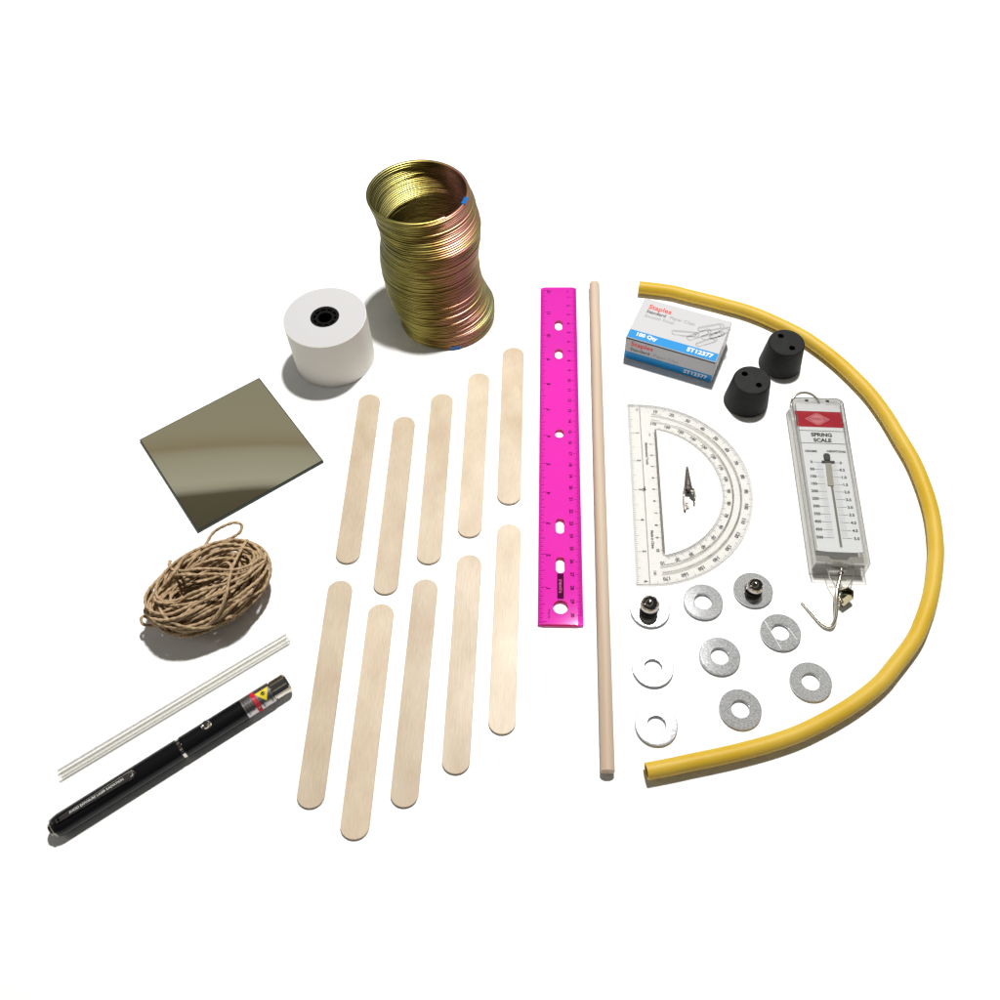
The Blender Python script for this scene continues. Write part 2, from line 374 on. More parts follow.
extra = [
 loop_px([(247,540,26),(240,552,33),(233,566,37),(229,580,37),(226,596,34),(219,612,28),(209,624,21),(198,633,14),(184,637,9),(168,632,8)]),
 loop_px([(174,570,22),(184,571,33),(198,569,36),(214,569,36),(232,570,38),(248,566,37),(262,558,28),(267,566,20)]),
 loop_px([(168,578,20),(180,575,32),(196,575,35),(213,574,35),(231,575,36),(250,570,34),(266,560,26)]),
 loop_px([(196,560,22),(205,546,23),(213,533,25),(224,526,28),(235,522.5,28),(241.5,525,27),(240,532,25),(231,538,24),(214,545,22),(196,554,20),(182,562,18),(176,566,16)]),
 loop_px([(150,620,8),(144,616,12),(141,619,13),(143,624,12),(149,625.5,9),(160,626,8)]),
 loop_px([(205,627,3),(218,623,2),(232,618,2),(239,611,3),(236,606,5),(226,608,8),(212,614,12)]),
 loop_px([(170,561,20),(169.5,567,24),(176,571,26),(190,574,27),(206,577,29)]),
 loop_px([(160,592,14),(168,578,22),(180,566,27),(196,556,28),(214,547,29),(232,540,28)]),
 loop_px([(150,612,10),(153,598,20),(165,584,28),(176,570,30),(181,561,27),(190,556,24)]),
 loop_px([(212,606,22),(232,600,30),(246,590,30),(262,576,26),(268,562,18),(262,552,10)]),
 loop_px([(170,622,12),(185,612,26),(204,600,33),(224,592,34),(245,580,32),(262,566,28),(264,551,20),(250,545,12)]),
 loop_px([(175,606,28),(190,594,34),(210,588,36),(230,582,36),(250,572,34),(258,558,28),(250,545,20)]),
 loop_px([(156,600,12),(158,615,20),(176,626,22),(196,618,26),(220,606,28),(246,598,24),(266,586,16),(268,570,12)]),
 loop_px([(155,612,10),(160,628,12),(176,634,14),(200,630,16),(214,622,20),(230,608,28),(250,592,28),(262,574,16)]),
]
prof = []
for i in range(12):
    a = 2*PI*i/12; r = 1.0*(.80+.30*abs(math.cos(a))); prof.append((r*math.cos(a), r*math.sin(a)*.98))
def resample(P, step):
    out = [P[0]]; acc = 0
    for a, c in zip(P[:-1], P[1:]):
        d = (c-a).length; s_ = step-acc
        while s_ <= d and d > 0: out.append(a.lerp(c, s_/d)); s_ += step
        acc = d-(s_-step)
    return out
b = MB()
smooth_strand = resample(catmull(strand[::2], 6), .85)
b.sweep(smooth_strand, prof, twist=.85*PI/4.6*1.0)
for P in extra:
    b.sweep(resample(P, .8), prof, twist=.85*PI/4.6)
allp = smooth_strand + [p for P in extra for p in resample(P, .8)]
for _ in range(4200):
    p = rg.choice(allp); d = Vector((rg.gauss(0, 1), rg.gauss(0, 1), rg.gauss(0, 1))).normalized(); l_ = rg.uniform(1.5, 4.2)
    d2 = (d+Vector((rg.gauss(0, .5), rg.gauss(0, .5), rg.gauss(0, .5)))).normalized(); w_ = d.cross(d2).normalized()*.045
    q = p+d*l_*.55; e = q+d2*l_*.45
    if e.z < .1: continue
    b.add([p-w_, p+w_, q+w_, q-w_, e], [(0, 1, 2, 3), (3, 2, 4)])
o = b.build('twine_bundle', tw_m, None, (tcn.x, tcn.y, 0)); place(o, (tcn.x, tcn.y, 0))
tag(o, 'tangled hank of brown jute twine below the mirror tile', 'twine')

# ============================================================ clear glass tube (straw)
a, c = G(60, 774, 3), G(288, 637.5, 3); d = c-a; ln = d.length; ang = math.atan2(d.y, d.x)
gm = clear_mat('clear_tube_glass', (.985, .985, .975), (.88, .875, .85), diffuse=(.9, .89, .86), dfac=.04, gloss=.02, blend=.4, rough=.04)
b = MB(); r = 3.0
ax = (Vector((0, 1, 0)), Vector((0, 0, 1)), Vector((1, 0, 0)), Vector((0, 0, r)))
b.lathe([(r-.45, 0), (r, 0), (r, ln), (r-.45, ln), (r-.45, 0)], n=40, axis=ax)
o = b.build('glass_tube', gm); place(o, (a.x, a.y, 0), ang); tag(o, 'thin clear glass tube lying above the black laser pen', 'tube')

# ============================================================ laser pen
a, c = G(50.5, 831, 6.5), G(288.5, 681.5, 6.5); d = c-a; ln = d.length; ang = math.atan2(d.y, d.x); FP = Frame(a, ang)
t = thing('laser_pen', 'black laser pointer pen with silver tip, clip and warning sticker', 'laser pen', (a.x, a.y, 0), ang)
pr = 6.7
AX = (Vector((0, 1, 0)), Vector((0, 0, 1)), Vector((1, 0, 0)), Vector((0, 0, pr)))
pb = mat('black_lacquer', (.004, .004, .005), .3, spec=.22, bump=((300, 900, 900), .05, .0003))
chrome = mat('chrome', (.62, .58, .52), .12, 1); chd = mat('dark_chrome', (.22, .20, .18), .18, 1)
xr = FP.l(182, 749, 8).x; xs0 = FP.l(247, 714, 9).x; xs1 = FP.l(274, 696, 9).x; xe = ln
b = MB(); b.lathe([(5.6, 3), (6.1, 4.5), (6.5, 7), (6.6, xr-1.4), (6.2, xr-1.1)], n=64, axis=AX); b.build('cap', pb, t)
b = MB(); b.lathe([(6.2, xr+1.1), (6.6, xr+1.5), (6.6, xs1+.2), (5.9, xs1+.4)], n=64, axis=AX); b.build('barrel', pb, t)
b = MB(); b.lathe([(6.0, xr-1.2), (6.45, xr-.9), (6.45, xr+.9), (6.0, xr+1.2)], n=64, axis=AX)
b.build('centre_ring', chrome, t)
b = MB(); b.lathe([(5.9, xs1+.3), (5.9, xs1+1.0), (6.35, xs1+1.2), (6.35, xe-1.6), (5.6, xe-.4), (3.2, xe), (2.6, xe), (2.2, xe-1.5), (0, xe-1.5)], n=64, axis=AX, mi=0)
b.build('tip', chrome, t)
b = MB(); b.lathe([(0, 0), (3.4, 0), (3.8, .5), (3.8, 1.6), (5.2, 1.8), (5.7, 2.4), (5.7, 3.2)], n=10, axis=AX, smooth=False)
b.build('end_button', chd, t)
st = mat('silver_sticker', (.50, .48, .47), .3, 1, noise=((500, 500, 500), (.38, .36, .36), .3, .7))
ink = mat('black_ink', (.012, .012, .012), .8, spec=.08); inkred = mat('red_ink', (.55, .01, .03), .6, spec=.2); inky = mat('yellow_ink', (.75, .60, .02), .45)
b = MB(); b.lathe([(6.62, xs0), (6.72, xs0+.05), (6.72, xs1), (6.62, xs1+.05)], n=64, axis=AX)
STICK_SHIFT = -3.3
def wrap(rad):
    def T(p):  # local x along the pen, local y becomes the angle round the barrel measured from the top
        an = (p.y+STICK_SHIFT)/rad; return Vector((p.x, rad*math.sin(an), pr+rad*math.cos(an)))
    return T
T1 = wrap(6.77)
def wquad(b, x0, x1, y0, y1, T, mi, n=48):
    vs = []
    for i in range(n+1):
        y = y0+(y1-y0)*i/n; vs += [T(Vector((x0, y, 0))), T(Vector((x1, y, 0)))]
    b.add(vs, [(2*i, 2*i+1, 2*i+3, 2*i+2) for i in range(n)], mi, True)
xm = xs0+(xs1-xs0)*.42
wquad(b, xm-1.2, xm+1.6, -9.5, 7.5, T1, 2)
tx = xs0+(xs1-xs0)*.74
yy0 = -.5
T2 = wrap(6.80)
for i in range(6):
    f0, f1 = i/6, (i+1)/6
    b.add([T2(Vector((tx-4.6+4.6*f0*.0+4.6*f0, yy0+5.2-7.5*f0, 0))), T2(Vector((tx+4.6-4.6*f0, yy0+5.2-7.5*f0, 0))), T2(Vector((tx+4.6-4.6*f1, yy0+5.2-7.5*f1, 0))), T2(Vector((tx-4.6+4.6*f1, yy0+5.2-7.5*f1, 0)))], [(3, 2, 1, 0)], 3)
T3 = wrap(6.84)
b.add([T3(Vector((tx+1.2*math.cos(q*PI/4), yy0+2.9+1.2*math.sin(q*PI/4), 0))) for q in range(8)], [tuple(range(8))], 1)
for q in range(8): 
    aa = q*PI/4; b.add([T3(Vector((tx+r_*math.cos(aa)-w_*math.sin(aa), yy0+2.9+r_*math.sin(aa)+w_*math.cos(aa), 0))) for r_, w_ in ((.8, -.12), (2.0, -.12), (2.0, .12), (.8, .12))], [(0, 1, 2, 3)], 1)
b.text('DANGER', xm+.2, -1, 2.0, 0, rot=-PI/2, mi=0, T=T3)
for i, tx_ in enumerate(('LASER RADIATION', 'AVOID DIRECT', 'EYE EXPOSURE', 'CLASS III')):
    b.text(tx_, xs0+1.6+1.6*i, 0, 1.3, 0, rot=-PI/2, mi=1, T=T3)
b.text('LASER', xm+3.4, -4.5, 1.6, 0, rot=-PI/2, mi=1, T=T3); b.text('CAUTION', xs1-1.8, -3, 1.4, 0, rot=-PI/2, mi=1, T=T3)
b.build('warning_sticker', [st, ink, inkred, inky], t)
bl = FP.l(207, 726.5, 13); b = MB()
AXB = lambda x, y: (Vector((1, 0, 0)), Vector((0, 1, 0)), Vector((0, 0, 1)), Vector((x, y, pr+6.2)))
b.lathe([(3.1, 0), (3.1, .35), (2.7, .5), (2.5, .3), (2.5, .8), (2.1, 1.5), (1.2, 1.9), (0, 2)], n=32, axis=AXB(bl.x, 1.2)); b.build('button', chrome, t)
c0 = FP.l(58, 822.5, 13.5).x; c1 = FP.l(136, 774, 13.5).x; cy = FP.l(97, 795, 15).y
b = MB()
out = [(c0, -1.3), (c1-2.4, -2.5)]+arc(c1-2.4, 0, 2.5, -PI/2, PI/2, 8)+[(c0, 1.3)]
b.prism([[(x, y+cy) for x, y in out]], pr+6.9, pr+7.8, bev=.5, smooth=False)
b.lathe([(1.6, 0), (1.3, .6), (0, .9)], n=20, axis=(Vector((1,0,0)), Vector((0,1,0)), Vector((0,0,1)), Vector((c1-2.4, cy, pr+7.8))))
b.box(c0-.8, c0+1.5, cy-1.3, cy+1.3, pr+5.6, pr+7.8)
b.box(c1-4.0, c1-1.5, cy-1.2, cy+1.2, pr+6.3, pr+7.0)
b.build('pocket_clip', mat('clip_metal', (.50, .46, .43), .18, 1), t)
b = MB(); b.text('AVOID EXPOSURE LASER RADIATION', (c0+c1)/2+.2, cy, 1.95, pr+7.84, mi=0); b.build('clip_lettering', mat('pale_lettering', (.8, .8, .78), .4), t)

# ============================================================ craft sticks
wood = mat('birch_stick', (.60, .50, .37), .38, spec=.27, noise=((48, 26, 60), (.49, .385, .265), .34, .72), bump=((1400, 60, 100), .15, .0004))
n = wood.node_tree; bs = n.nodes['Principled BSDF']
# fine pores and stick-to-stick variation
tcx = n.nodes.new('ShaderNodeTexCoord'); oi = n.nodes.new('ShaderNodeObjectInfo')
mp = n.nodes.new('ShaderNodeMapping'); mp.inputs['Scale'].default_value = (1300, 160, 300); n.links.new(tcx.outputs['Object'], mp.inputs['Vector'])
av = n.nodes.new('ShaderNodeVectorMath'); av.operation = 'ADD'; n.links.new(mp.outputs[0], av.inputs[0])
ml = n.nodes.new('ShaderNodeMath'); ml.operation = 'MULTIPLY'; ml.inputs[1].default_value = 40; n.links.new(oi.outputs['Random'], ml.inputs[0]); n.links.new(ml.outputs[0], av.inputs[1])
nz = n.nodes.new('ShaderNodeTexNoise'); nz.inputs['Scale'].default_value = 1; nz.inputs['Detail'].default_value = 3; n.links.new(av.outputs[0], nz.inputs['Vector'])
mr = n.nodes.new('ShaderNodeMapRange'); mr.inputs['From Min'].default_value = .3; mr.inputs['From Max'].default_value = .8; mr.inputs['To Min'].default_value = 1.05; mr.inputs['To Max'].default_value = .90
n.links.new(nz.outputs['Fac'], mr.inputs['Value'])
m3 = n.nodes.new('ShaderNodeMapRange'); m3.inputs['To Min'].default_value = .90; m3.inputs['To Max'].default_value = 1.05; n.links.new(oi.outputs['Random'], m3.inputs['Value'])
mu = n.nodes.new('ShaderNodeMath'); mu.operation = 'MULTIPLY'; n.links.new(mr.outputs[0], mu.inputs[0]); n.links.new(m3.outputs[0], mu.inputs[1])
src = bs.inputs['Base Color'].links[0].from_socket
vm = n.nodes.new('ShaderNodeVectorMath'); vm.operation = 'SCALE'; n.links.new(src, vm.inputs[0]); n.links.new(mu.outputs[0], vm.inputs['Scale'])
n.links.new(vm.outputs[0], bs.inputs['Base Color'])
SW, STK = 8.25, 1.7
STICKS = [((370.2,394.1),(346.5,563.0),'pale craft stick leftmost in the upper row, nearest the paper roll'),
 ((404.8,416.4),(384.5,594.0),'craft stick set lowest in the upper row, second from left'),
 ((442.5,393.6),(428.0,563.6),'craft stick in the middle of the upper row'),
 ((479.2,373.0),(469.0,536.8),'craft stick fourth from left in the upper row'),
 ((513.5,347.5),(508.8,503.8),'craft stick highest in the upper row, beside the pink ruler top half'),
 ((341.2,580.5),(308.9,808.2),'craft stick leftmost in the lower row, nearest the laser pen tip'),
 ((382.0,604.0),(353.1,839.5),'craft stick reaching lowest of all, second in the lower row'),
 ((426.2,579.1),(403.0,807.2),'craft stick in the middle of the lower row'),
 ((469.7,554.7),(455.0,773.9),'craft stick fourth from left in the lower row, with glossy pale patches'),
 ((509.4,524.0),(501.6,734.1),'craft stick highest in the lower row, beside the pink ruler lower half')]
for i, (p0, p1, lab) in enumerate(STICKS):
    a, c = G(*p1, STK), G(*p0, STK); d = c-a; ln = d.length; mid = (a+c)/2; ang = math.atan2(d.y, d.x)-PI/2
    rs = random.Random(i+50); b = MB(); hw = SW+rs.uniform(-.12, .12); hl = ln/2
    oy = 2.2
    ol = [(hw*math.cos(q), -hl+hw*.93+hw*.93*math.sin(q)) for q in [PI+PI*k/20 for k in range(21)]]+[(hw*math.cos(q), hl-hw*.93+hw*.93*math.sin(q)) for q in [PI*k/20 for k in range(21)]]
    b.prism([ol], 0, STK, bev=.18)
    o = b.build('craft_stick', wood); place(o, (mid.x, mid.y, 0), ang); tag(o, lab, 'craft stick', 'wooden craft sticks in two rows of five')

# ============================================================ pink ruler
a, c = G(560.7, 624.3, 3), G(558.5, 287.3, 3); d = c-a; RL = d.length; ang = math.atan2(d.y, d.x)-PI/2
t = thing('ruler', 'translucent hot pink plastic ruler with slots, marked in inches and centimetres', 'ruler', (a.x, a.y, 0), ang)
pk = clear_mat('pink_acrylic', (.98, .33, .82), (.92, .14, .62), diffuse=(.86, .04, .55), dfac=.62, rough=.045, gloss=.03)
pke = clear_mat('pink_acrylic_cut', (.95, .12, .45), (.85, .03, .25), diffuse=(.75, .02, .22), dfac=.6, rough=.08, gloss=.05)
b = MB(); cw, ow = 11.2, 14.7; TH = 3.0
outer = rrect(-cw, cw, .0, RL, .01, 1)
outer = [(-cw, 0), (cw, 0), (cw, RL), (-cw, RL)]
def slot(cy, hw, hl, n=10): return arc(0, cy+hl-hw, hw, 0, PI, n)+arc(0, cy-hl+hw, hw, PI, 2*PI, n)
holes = [slot(265.2, 3, 5.6), slot(234.3, 3, 5.4), slot(155.3, 3.1, 4.1), slot(74.7, 3, 6.2), slot(43.9, 3, 6.3), slot(12.4, 4.9, 5.0, 14)]
b.prism([outer]+holes, .2, TH, mi=0, side=1)
EH = 2.0
for sg in (-1, 1):
    x0, x1 = sg*cw, sg*ow
    V = [(x0, 0, .2), (x1, .1, .2), (x1, .1, EH), (x0, 0, TH), (x0, RL, .2), (x1, RL-.1, .2), (x1, RL-.1, EH), (x0, RL, TH)]
    f = [(3, 2, 6, 7), (0, 4, 5, 1), (1, 5, 6, 2), (0, 1, 2, 3), (4, 7, 6, 5)]
    b.add(V, f if sg > 0 else [q[::-1] for q in f], 0)
b.build('ruler_body', [pk, pke], t)
inkp = mat('maroon_ink', (.06, .002, .03), .8, spec=.06)
b = MB(); zt = TH+.03
def slope_z(x): ax_ = abs(x); return TH+.04 if ax_ <= cw else TH+(EH-TH)*(ax_-cw)/(ow-cw)+.05
def tick(x0, x1, y, w_, bb=b):
    xs = sorted((x0, x1)); seg = [(xs[0], xs[1])]
    for k in (-cw, cw):
        seg = [q for s_ in seg for q in (((s_[0], k), (k, s_[1])) if s_[0] < k < s_[1] else (s_,))]
    for u, v in seg: bb.add([(u, y-w_/2, slope_z(u)), (v, y-w_/2, slope_z(v)), (v, y+w_/2, slope_z(v)), (u, y+w_/2, slope_z(u))], [(0, 1, 2, 3)])
for k in range(0, 12*16+1):
    y = 1.6+25.28*k/16
    if y > RL-1: break
    l_ = 5.6 if k % 16 == 0 else 4.2 if k % 8 == 0 else 3.1 if k % 4 == 0 else 2.2 if k % 2 == 0 else 1.5
    tick(-ow+.3, -ow+.3+l_, y, .34)
for k in range(1, 13): b.text(str(k), -7.9, 1.2+25.28*k-(.6 if k < 12 else 1.5), 3.8, zt, rot=PI/2, bold=.035)
b.text('inches', -7.6, 7.5, 2.6, zt, rot=PI/2)
for k in range(0, 301):
    y = 307.0-1.002*k
    if y < 1: break
    l_ = 4.6 if k % 10 == 0 else 3.2 if k % 5 == 0 else 2.2
    if y < RL-.9: tick(ow-.3, ow-.3-l_, y, .24)
for k in range(1, 31): b.text(str(k), 7.7, 307.0-10.02*k+.2, 3.3, zt, rot=-PI/2, bold=.035)
b.text('cm', 7.7, RL-5.0, 2.6, zt, rot=-PI/2)
b.quad(-2.15, 2.15, 18.4, 37.2, zt)
b.build('printed_scale', inkp, t)
b = MB(); b.text('FLEXIBLE', 0, 27.8, 2.6, zt+.04, rot=PI/2); b.build('printed_lettering', mat('pink_lettering', (.5, .04, .2), .5), t)

# ============================================================ wooden dowel
a, c = G(607.7, 772.5, 4.2), G(594.3, 283.5, 4.2); d = c-a; ln = d.length; ang = math.atan2(d.y, d.x)-PI/2
b = MB(); r = 4.2; AXD = (Vector((0, 0, 1)), Vector((1, 0, 0)), Vector((0, 1, 0)), Vector((0, 0, r)))
b.lathe([(0, 0), (r-.5, 0), (r, .5), (r, ln-1.4), (r-.5, ln-.4), (r-1.4, ln), (0, ln)], n=40, axis=AXD)
dw = mat('dowel_wood', (.58, .47, .365), .55, spec=.25, noise=((160, 6, 160), (.46, .34, .24), .3, .8), bump=((1200, 30, 1200), .25, .0005))
o = b.build('wooden_dowel', dw); place(o, (a.x, a.y, 0), ang); tag(o, 'long thin round wooden dowel right of the pink ruler', 'dowel')

# ============================================================ yellow latex tube
TP = [(638.7,287.3),(669,291),(688,295.5),(722,304),(756,314.2),(796.8,333),(818,346.5),(837.6,361.8),(855,378),(871.6,395.8),(887,417),(898.8,436.6),(911,457),(919,474),(927.7,498),(933,520),(935.4,540),(935.8,556),(933.5,580),(929.5,600),(923,620),(914,640),(895,665.5),(877,686),(846,709),(808,729.5),(780,740.5),(751,749),(722,756),(694,761.8),(670,767),(646.5,771.5)]
LT = [G(x, y, 5.4) for x, y in TP]; LT = catmull(LT, 8); g0 = G(800, 540, 0)
lat = mat('amber_latex', (.56, .36, .018), .5, spec=.3, sub=.2, noise=((25, 25, 25), (.60, .41, .055), .35, .7), bump=((300, 300, 300), .08, .0005))
b = MB(); R1, R2, NN = 5.05, 3.6, 24
b.tube(LT, R1, NN, caps=False)
ins = MB(); ins.tube(LT, R2, NN, caps=False); k0 = len(b.v)
b.add(ins.v, [f[::-1] for f in ins.f], 0, True); nr = len(LT)
vs = b.v[:NN]+b.v[k0:k0+NN]; b.add(vs, [(i, NN+i, NN+(i+1) % NN, (i+1) % NN)[::-1] for i in range(NN)], 0)
vs = b.v[(nr-1)*NN:nr*NN]+b.v[k0+(nr-1)*NN:k0+nr*NN]; b.add(vs, [(i, NN+i, NN+(i+1) % NN, (i+1) % NN) for i in range(NN)], 0)
o = b.build('latex_tubing', lat, None, g0); place(o, g0); tag(o, 'long curved length of yellow latex tubing bent in a half loop', 'tubing')

# ============================================================ rubber stoppers
rub = mat('black_rubber', (.008, .008, .008), .6, spec=.2, noise=((200, 200, 200), (.012, .012, .012), .4, .7), bump=((900, 900, 900), .12, .0004))
def stopper(cx, cy, rt_, rb, h, ang, lab):
    t = thing('rubber_stopper', lab, 'stopper', (cx, cy, 0), ang, 'black two-hole rubber stoppers')
    b = MB(); n = 64; hr = 2.3
    hs = [(0, rt_*.55), (0, -rt_*.5)]
    b.lathe([(rb-1, 0), (rb, .9), (rt_+.25, h-1), (rt_, h-.35), (rt_-.6, h)], n=n)
    loops = [[(( rt_-.6)*math.cos(2*PI*i/n), (rt_-.6)*math.sin(2*PI*i/n)) for i in range(n)]]
    for hx, hy in hs: loops.append([(hx+hr*math.cos(2*PI*i/20), hy+hr*math.sin(2*PI*i/20)) for i in range(20)])
    L3 = [[Vector((p[0], p[1], 0)) for p in l] for l in loops]; flat = [p for l in L3 for p in l]
    tri = [q if (flat[q[1]]-flat[q[0]]).cross(flat[q[2]]-flat[q[0]]).z > 0 else q[::-1] for q in tessellate_polygon(L3)]
    b.add([(p.x, p.y, h) for p in flat], tri)
    for hx, hy in hs:
        for i in range(20):
            a0, a1 = 2*PI*i/20, 2*PI*(i+1)/20
            b.add([(hx+hr*math.cos(a_), hy+hr*math.sin(a_), z_) for a_, z_ in ((a0, h), (a1, h), (a1, 2), (a0, 2))], [(0, 1, 2, 3)], 0, True)
        b.add([(hx+hr*math.cos(2*PI*i/20), hy+hr*math.sin(2*PI*i/20), 2) for i in range(20)], [tuple(range(20))])
    b.build('stopper_body', rub, t)
    b = MB(); b.text('7', 0, 0, 4.2, h+.05, rot=-.5); b.build('moulded_mark', mat('rubber_number', (.016, .016, .016), .5, spec=.25), t)
    return t
stopper(222.3, 469.6, 13.3, 16.2, 24.5, .42, 'black two-hole rubber stopper touching the yellow tube, farther of the pair')
stopper(189.2, 434.6, 13.4, 16.6, 24.5, .62, 'black two-hole rubber stopper between the clip box and the spring scale')

# ============================================================ paper clip box
BH = 23.5
q = [G(644.6, 297, BH), G(732.2, 322.2, BH), G(715.4, 362.4, BH), G(626, 336.6, BH)]
ang = math.atan2(q[2].y-q[3].y, q[2].x-q[3].x); FB = Frame(q[3], ang); BL = ((q[2]-q[3]).length+(q[1]-q[0]).length)/2; BW = ((q[0]-q[3]).length+(q[1]-q[2]).length)/2
t = thing('paper_clip_box', 'small white and blue cardboard box of paper clips', 'box', (q[3].x, q[3].y, 0), ang)
card = mat('white_card', (.49, .49, .50), .45, spec=.4, coat=.1); cblue = mat('blue_card', (.0, .23, .56), .4, spec=.4)
b = MB(); b.prism([rrect(0, BL, 0, BW, .5, 2)], 0, BH, bev=.35); b.build('carton', card, t)
cdk = mat('card_edge', (.03, .05, .09), .7)
b = MB(); BS = 9.0
b.quad(.5, BL-.5, .5, BS, BH+.05, 0)
def front(p): return Vector((p.x, -.06, p.y))
b.add([(.3, -.05, .9), (BL-.3, -.05, .9), (BL-.3, -.05, 8.6), (.3, -.05, 8.6)], [(0, 1, 2, 3)], 0)
b.build('blue_band', cblue, t)
b = MB(); b.add([(.4, -.1, BH-1.7), (BL-.4, -.1, BH-1.7), (BL-.4, -.1, BH-.3), (.4, -.1, BH-.3)], [(0, 1, 2, 3)], 0)
b.add([(BL+.1, 2, BH-1), (BL+.1, BW-1, BH-1), (BL+.1, BW-1, BH-.5), (BL+.1, 2, BH-.5)], [(0, 1, 2, 3)], 0)
b.add([(BL+.1, 1.2, 1), (BL+.1, 1.7, 1), (BL+.1, 1.7, BH-1), (BL+.1, 1.2, BH-1)], [(0, 1, 2, 3)], 0)
b.build('flap_gap', cdk, t)
zt = BH+.1
red = mat('red_print', (.72, .03, .015), .5); gr = mat('grey_print', (.10, .10, .10), .5); gr2 = mat('light_grey_print', (.25, .25, .25), .5); wh = mat('white_print', (.75, .75, .75), .5)
b = MB()
b.text('Staples', 6, BW-8.2, 6.6, zt, align='LEFT', bold=.02, mi=0)
b.text('Standard', 6, BW-13.6, 4.4, zt, align='LEFT', bold=.03, mi=1); b.text('Paper Clips', 24.6, BW-13.6, 4.4, zt, align='LEFT', mi=2)
b.text('Smooth Finish', 6, BW-18.6, 4.2, zt, align='LEFT', mi=2)
b.text('100 Qty', 6, 5.6, 5.0, zt, align='LEFT', bold=.04, mi=3); b.text('ST12377', BL-4, 5.0, 5.6, zt, align='RIGHT', bold=.04, mi=3)
b.text('Staples', 4.5, 17.8, 6.4, 0, align='LEFT', bold=.02, mi=0, T=front)
b.text('Standard', 4.5, 12.0, 4.4, 0, align='LEFT', bold=.03, mi=1, T=front); b.text('Paper Clips', 23.1, 12.0, 4.4, 0, align='LEFT', mi=2, T=front)
def front2(p): return Vector((p.x, -.12, p.y))
b.text('ST12377', BL-4, 4.8, 5.2, 0, align='RIGHT', bold=.03, mi=3, T=front2)
b.build('printed_lettering', [red, gr, gr2, wh], t)
def clip_path(cx, cy, an, s_):
    P = [(-9, 1.2), (6, 1.6)]+arc(6, -.4, 2.0, PI/2, -PI/2, 6)+[(-8, -2.4)]+arc(-8, -.0, 2.4, -PI/2, -1.5*PI, 7)[0:]+[(7.5, 2.4)]+arc(7.5, -.3, 2.7, PI/2, -PI/2, 7)[1:]+[(-4, -3.0)]
    c_, n_ = math.cos(an), math.sin(an)
    return [Vector((cx+(x*c_-y*n_)*s_, cy+(x*n_+y*c_)*s_, zt)) for x, y in P]
b = MB()
for px, py, an, s_ in ((685.5, 333.5, .25, 1.0), (699, 334.5, .85, 1.0), (706.5, 342, .78, .85), (711, 327.5, .62, 1.0), (720, 333, .95, .95), (713, 335.5, .7, .9)):
    l = FB.l(px, py, BH); P = clip_path(l.x, l.y, an, s_)
    for u, v in zip(P[:-1], P[1:]):
        d_ = (v-u)
        if d_.length < .01: continue
        n_ = Vector((-d_.y, d_.x, 0)).normalized()*.2; b.add([u-n_, v-n_, v+n_, u+n_], [(0, 1, 2, 3)], 0)
        b.add([u-n_*3+Vector((0, 0, -.03)), v-n_*3+Vector((0, 0, -.03)), v-n_+Vector((0, 0, -.03)), u-n_+Vector((0, 0, -.03))], [(0, 1, 2, 3)], 1)
b.build('clip_drawing', [gr2, mat('pale_grey_print', (.48, .47, .47), .5)], t)

# ============================================================ protractor
A, B = G(627.2, 403.9, 2), G(636.2, 584.2, 2); u_ = (B-A); PL = u_.length; ang = math.atan2(u_.y, u_.x)
t = thing('protractor', 'clear plastic half-circle protractor with ruler edge, lying round the alligator clip', 'protractor', (A.x, A.y, 0), ang)
cp = clear_mat('clear_plastic', (.94, .938, .93), (.82, .82, .80), diffuse=(.78, .77, .75), dfac=.085, gloss=.025, rough=.05)
cpe = clear_mat('clear_plastic_edge', (.70, .69, .66), (.50, .49, .46), diffuse=(.42, .41, .38), dfac=.32, gloss=.04)
b = MB(); CX, CY, RO, RI, TH = PL/2, 8.2, PL/2-.3, 55.4, 1.9
out = [(1.2, 0), (PL-1.2, 0), (PL-.2, 1)]+arc(CX, CY, RO, 0, PI, 96)+[(.2, 1)]
a0 = math.asin((20.7-CY)/RI)
inn = arc(CX, CY, RI, a0, PI-a0, 72)
b.prism([out, inn], .35, TH, mi=0, side=1)
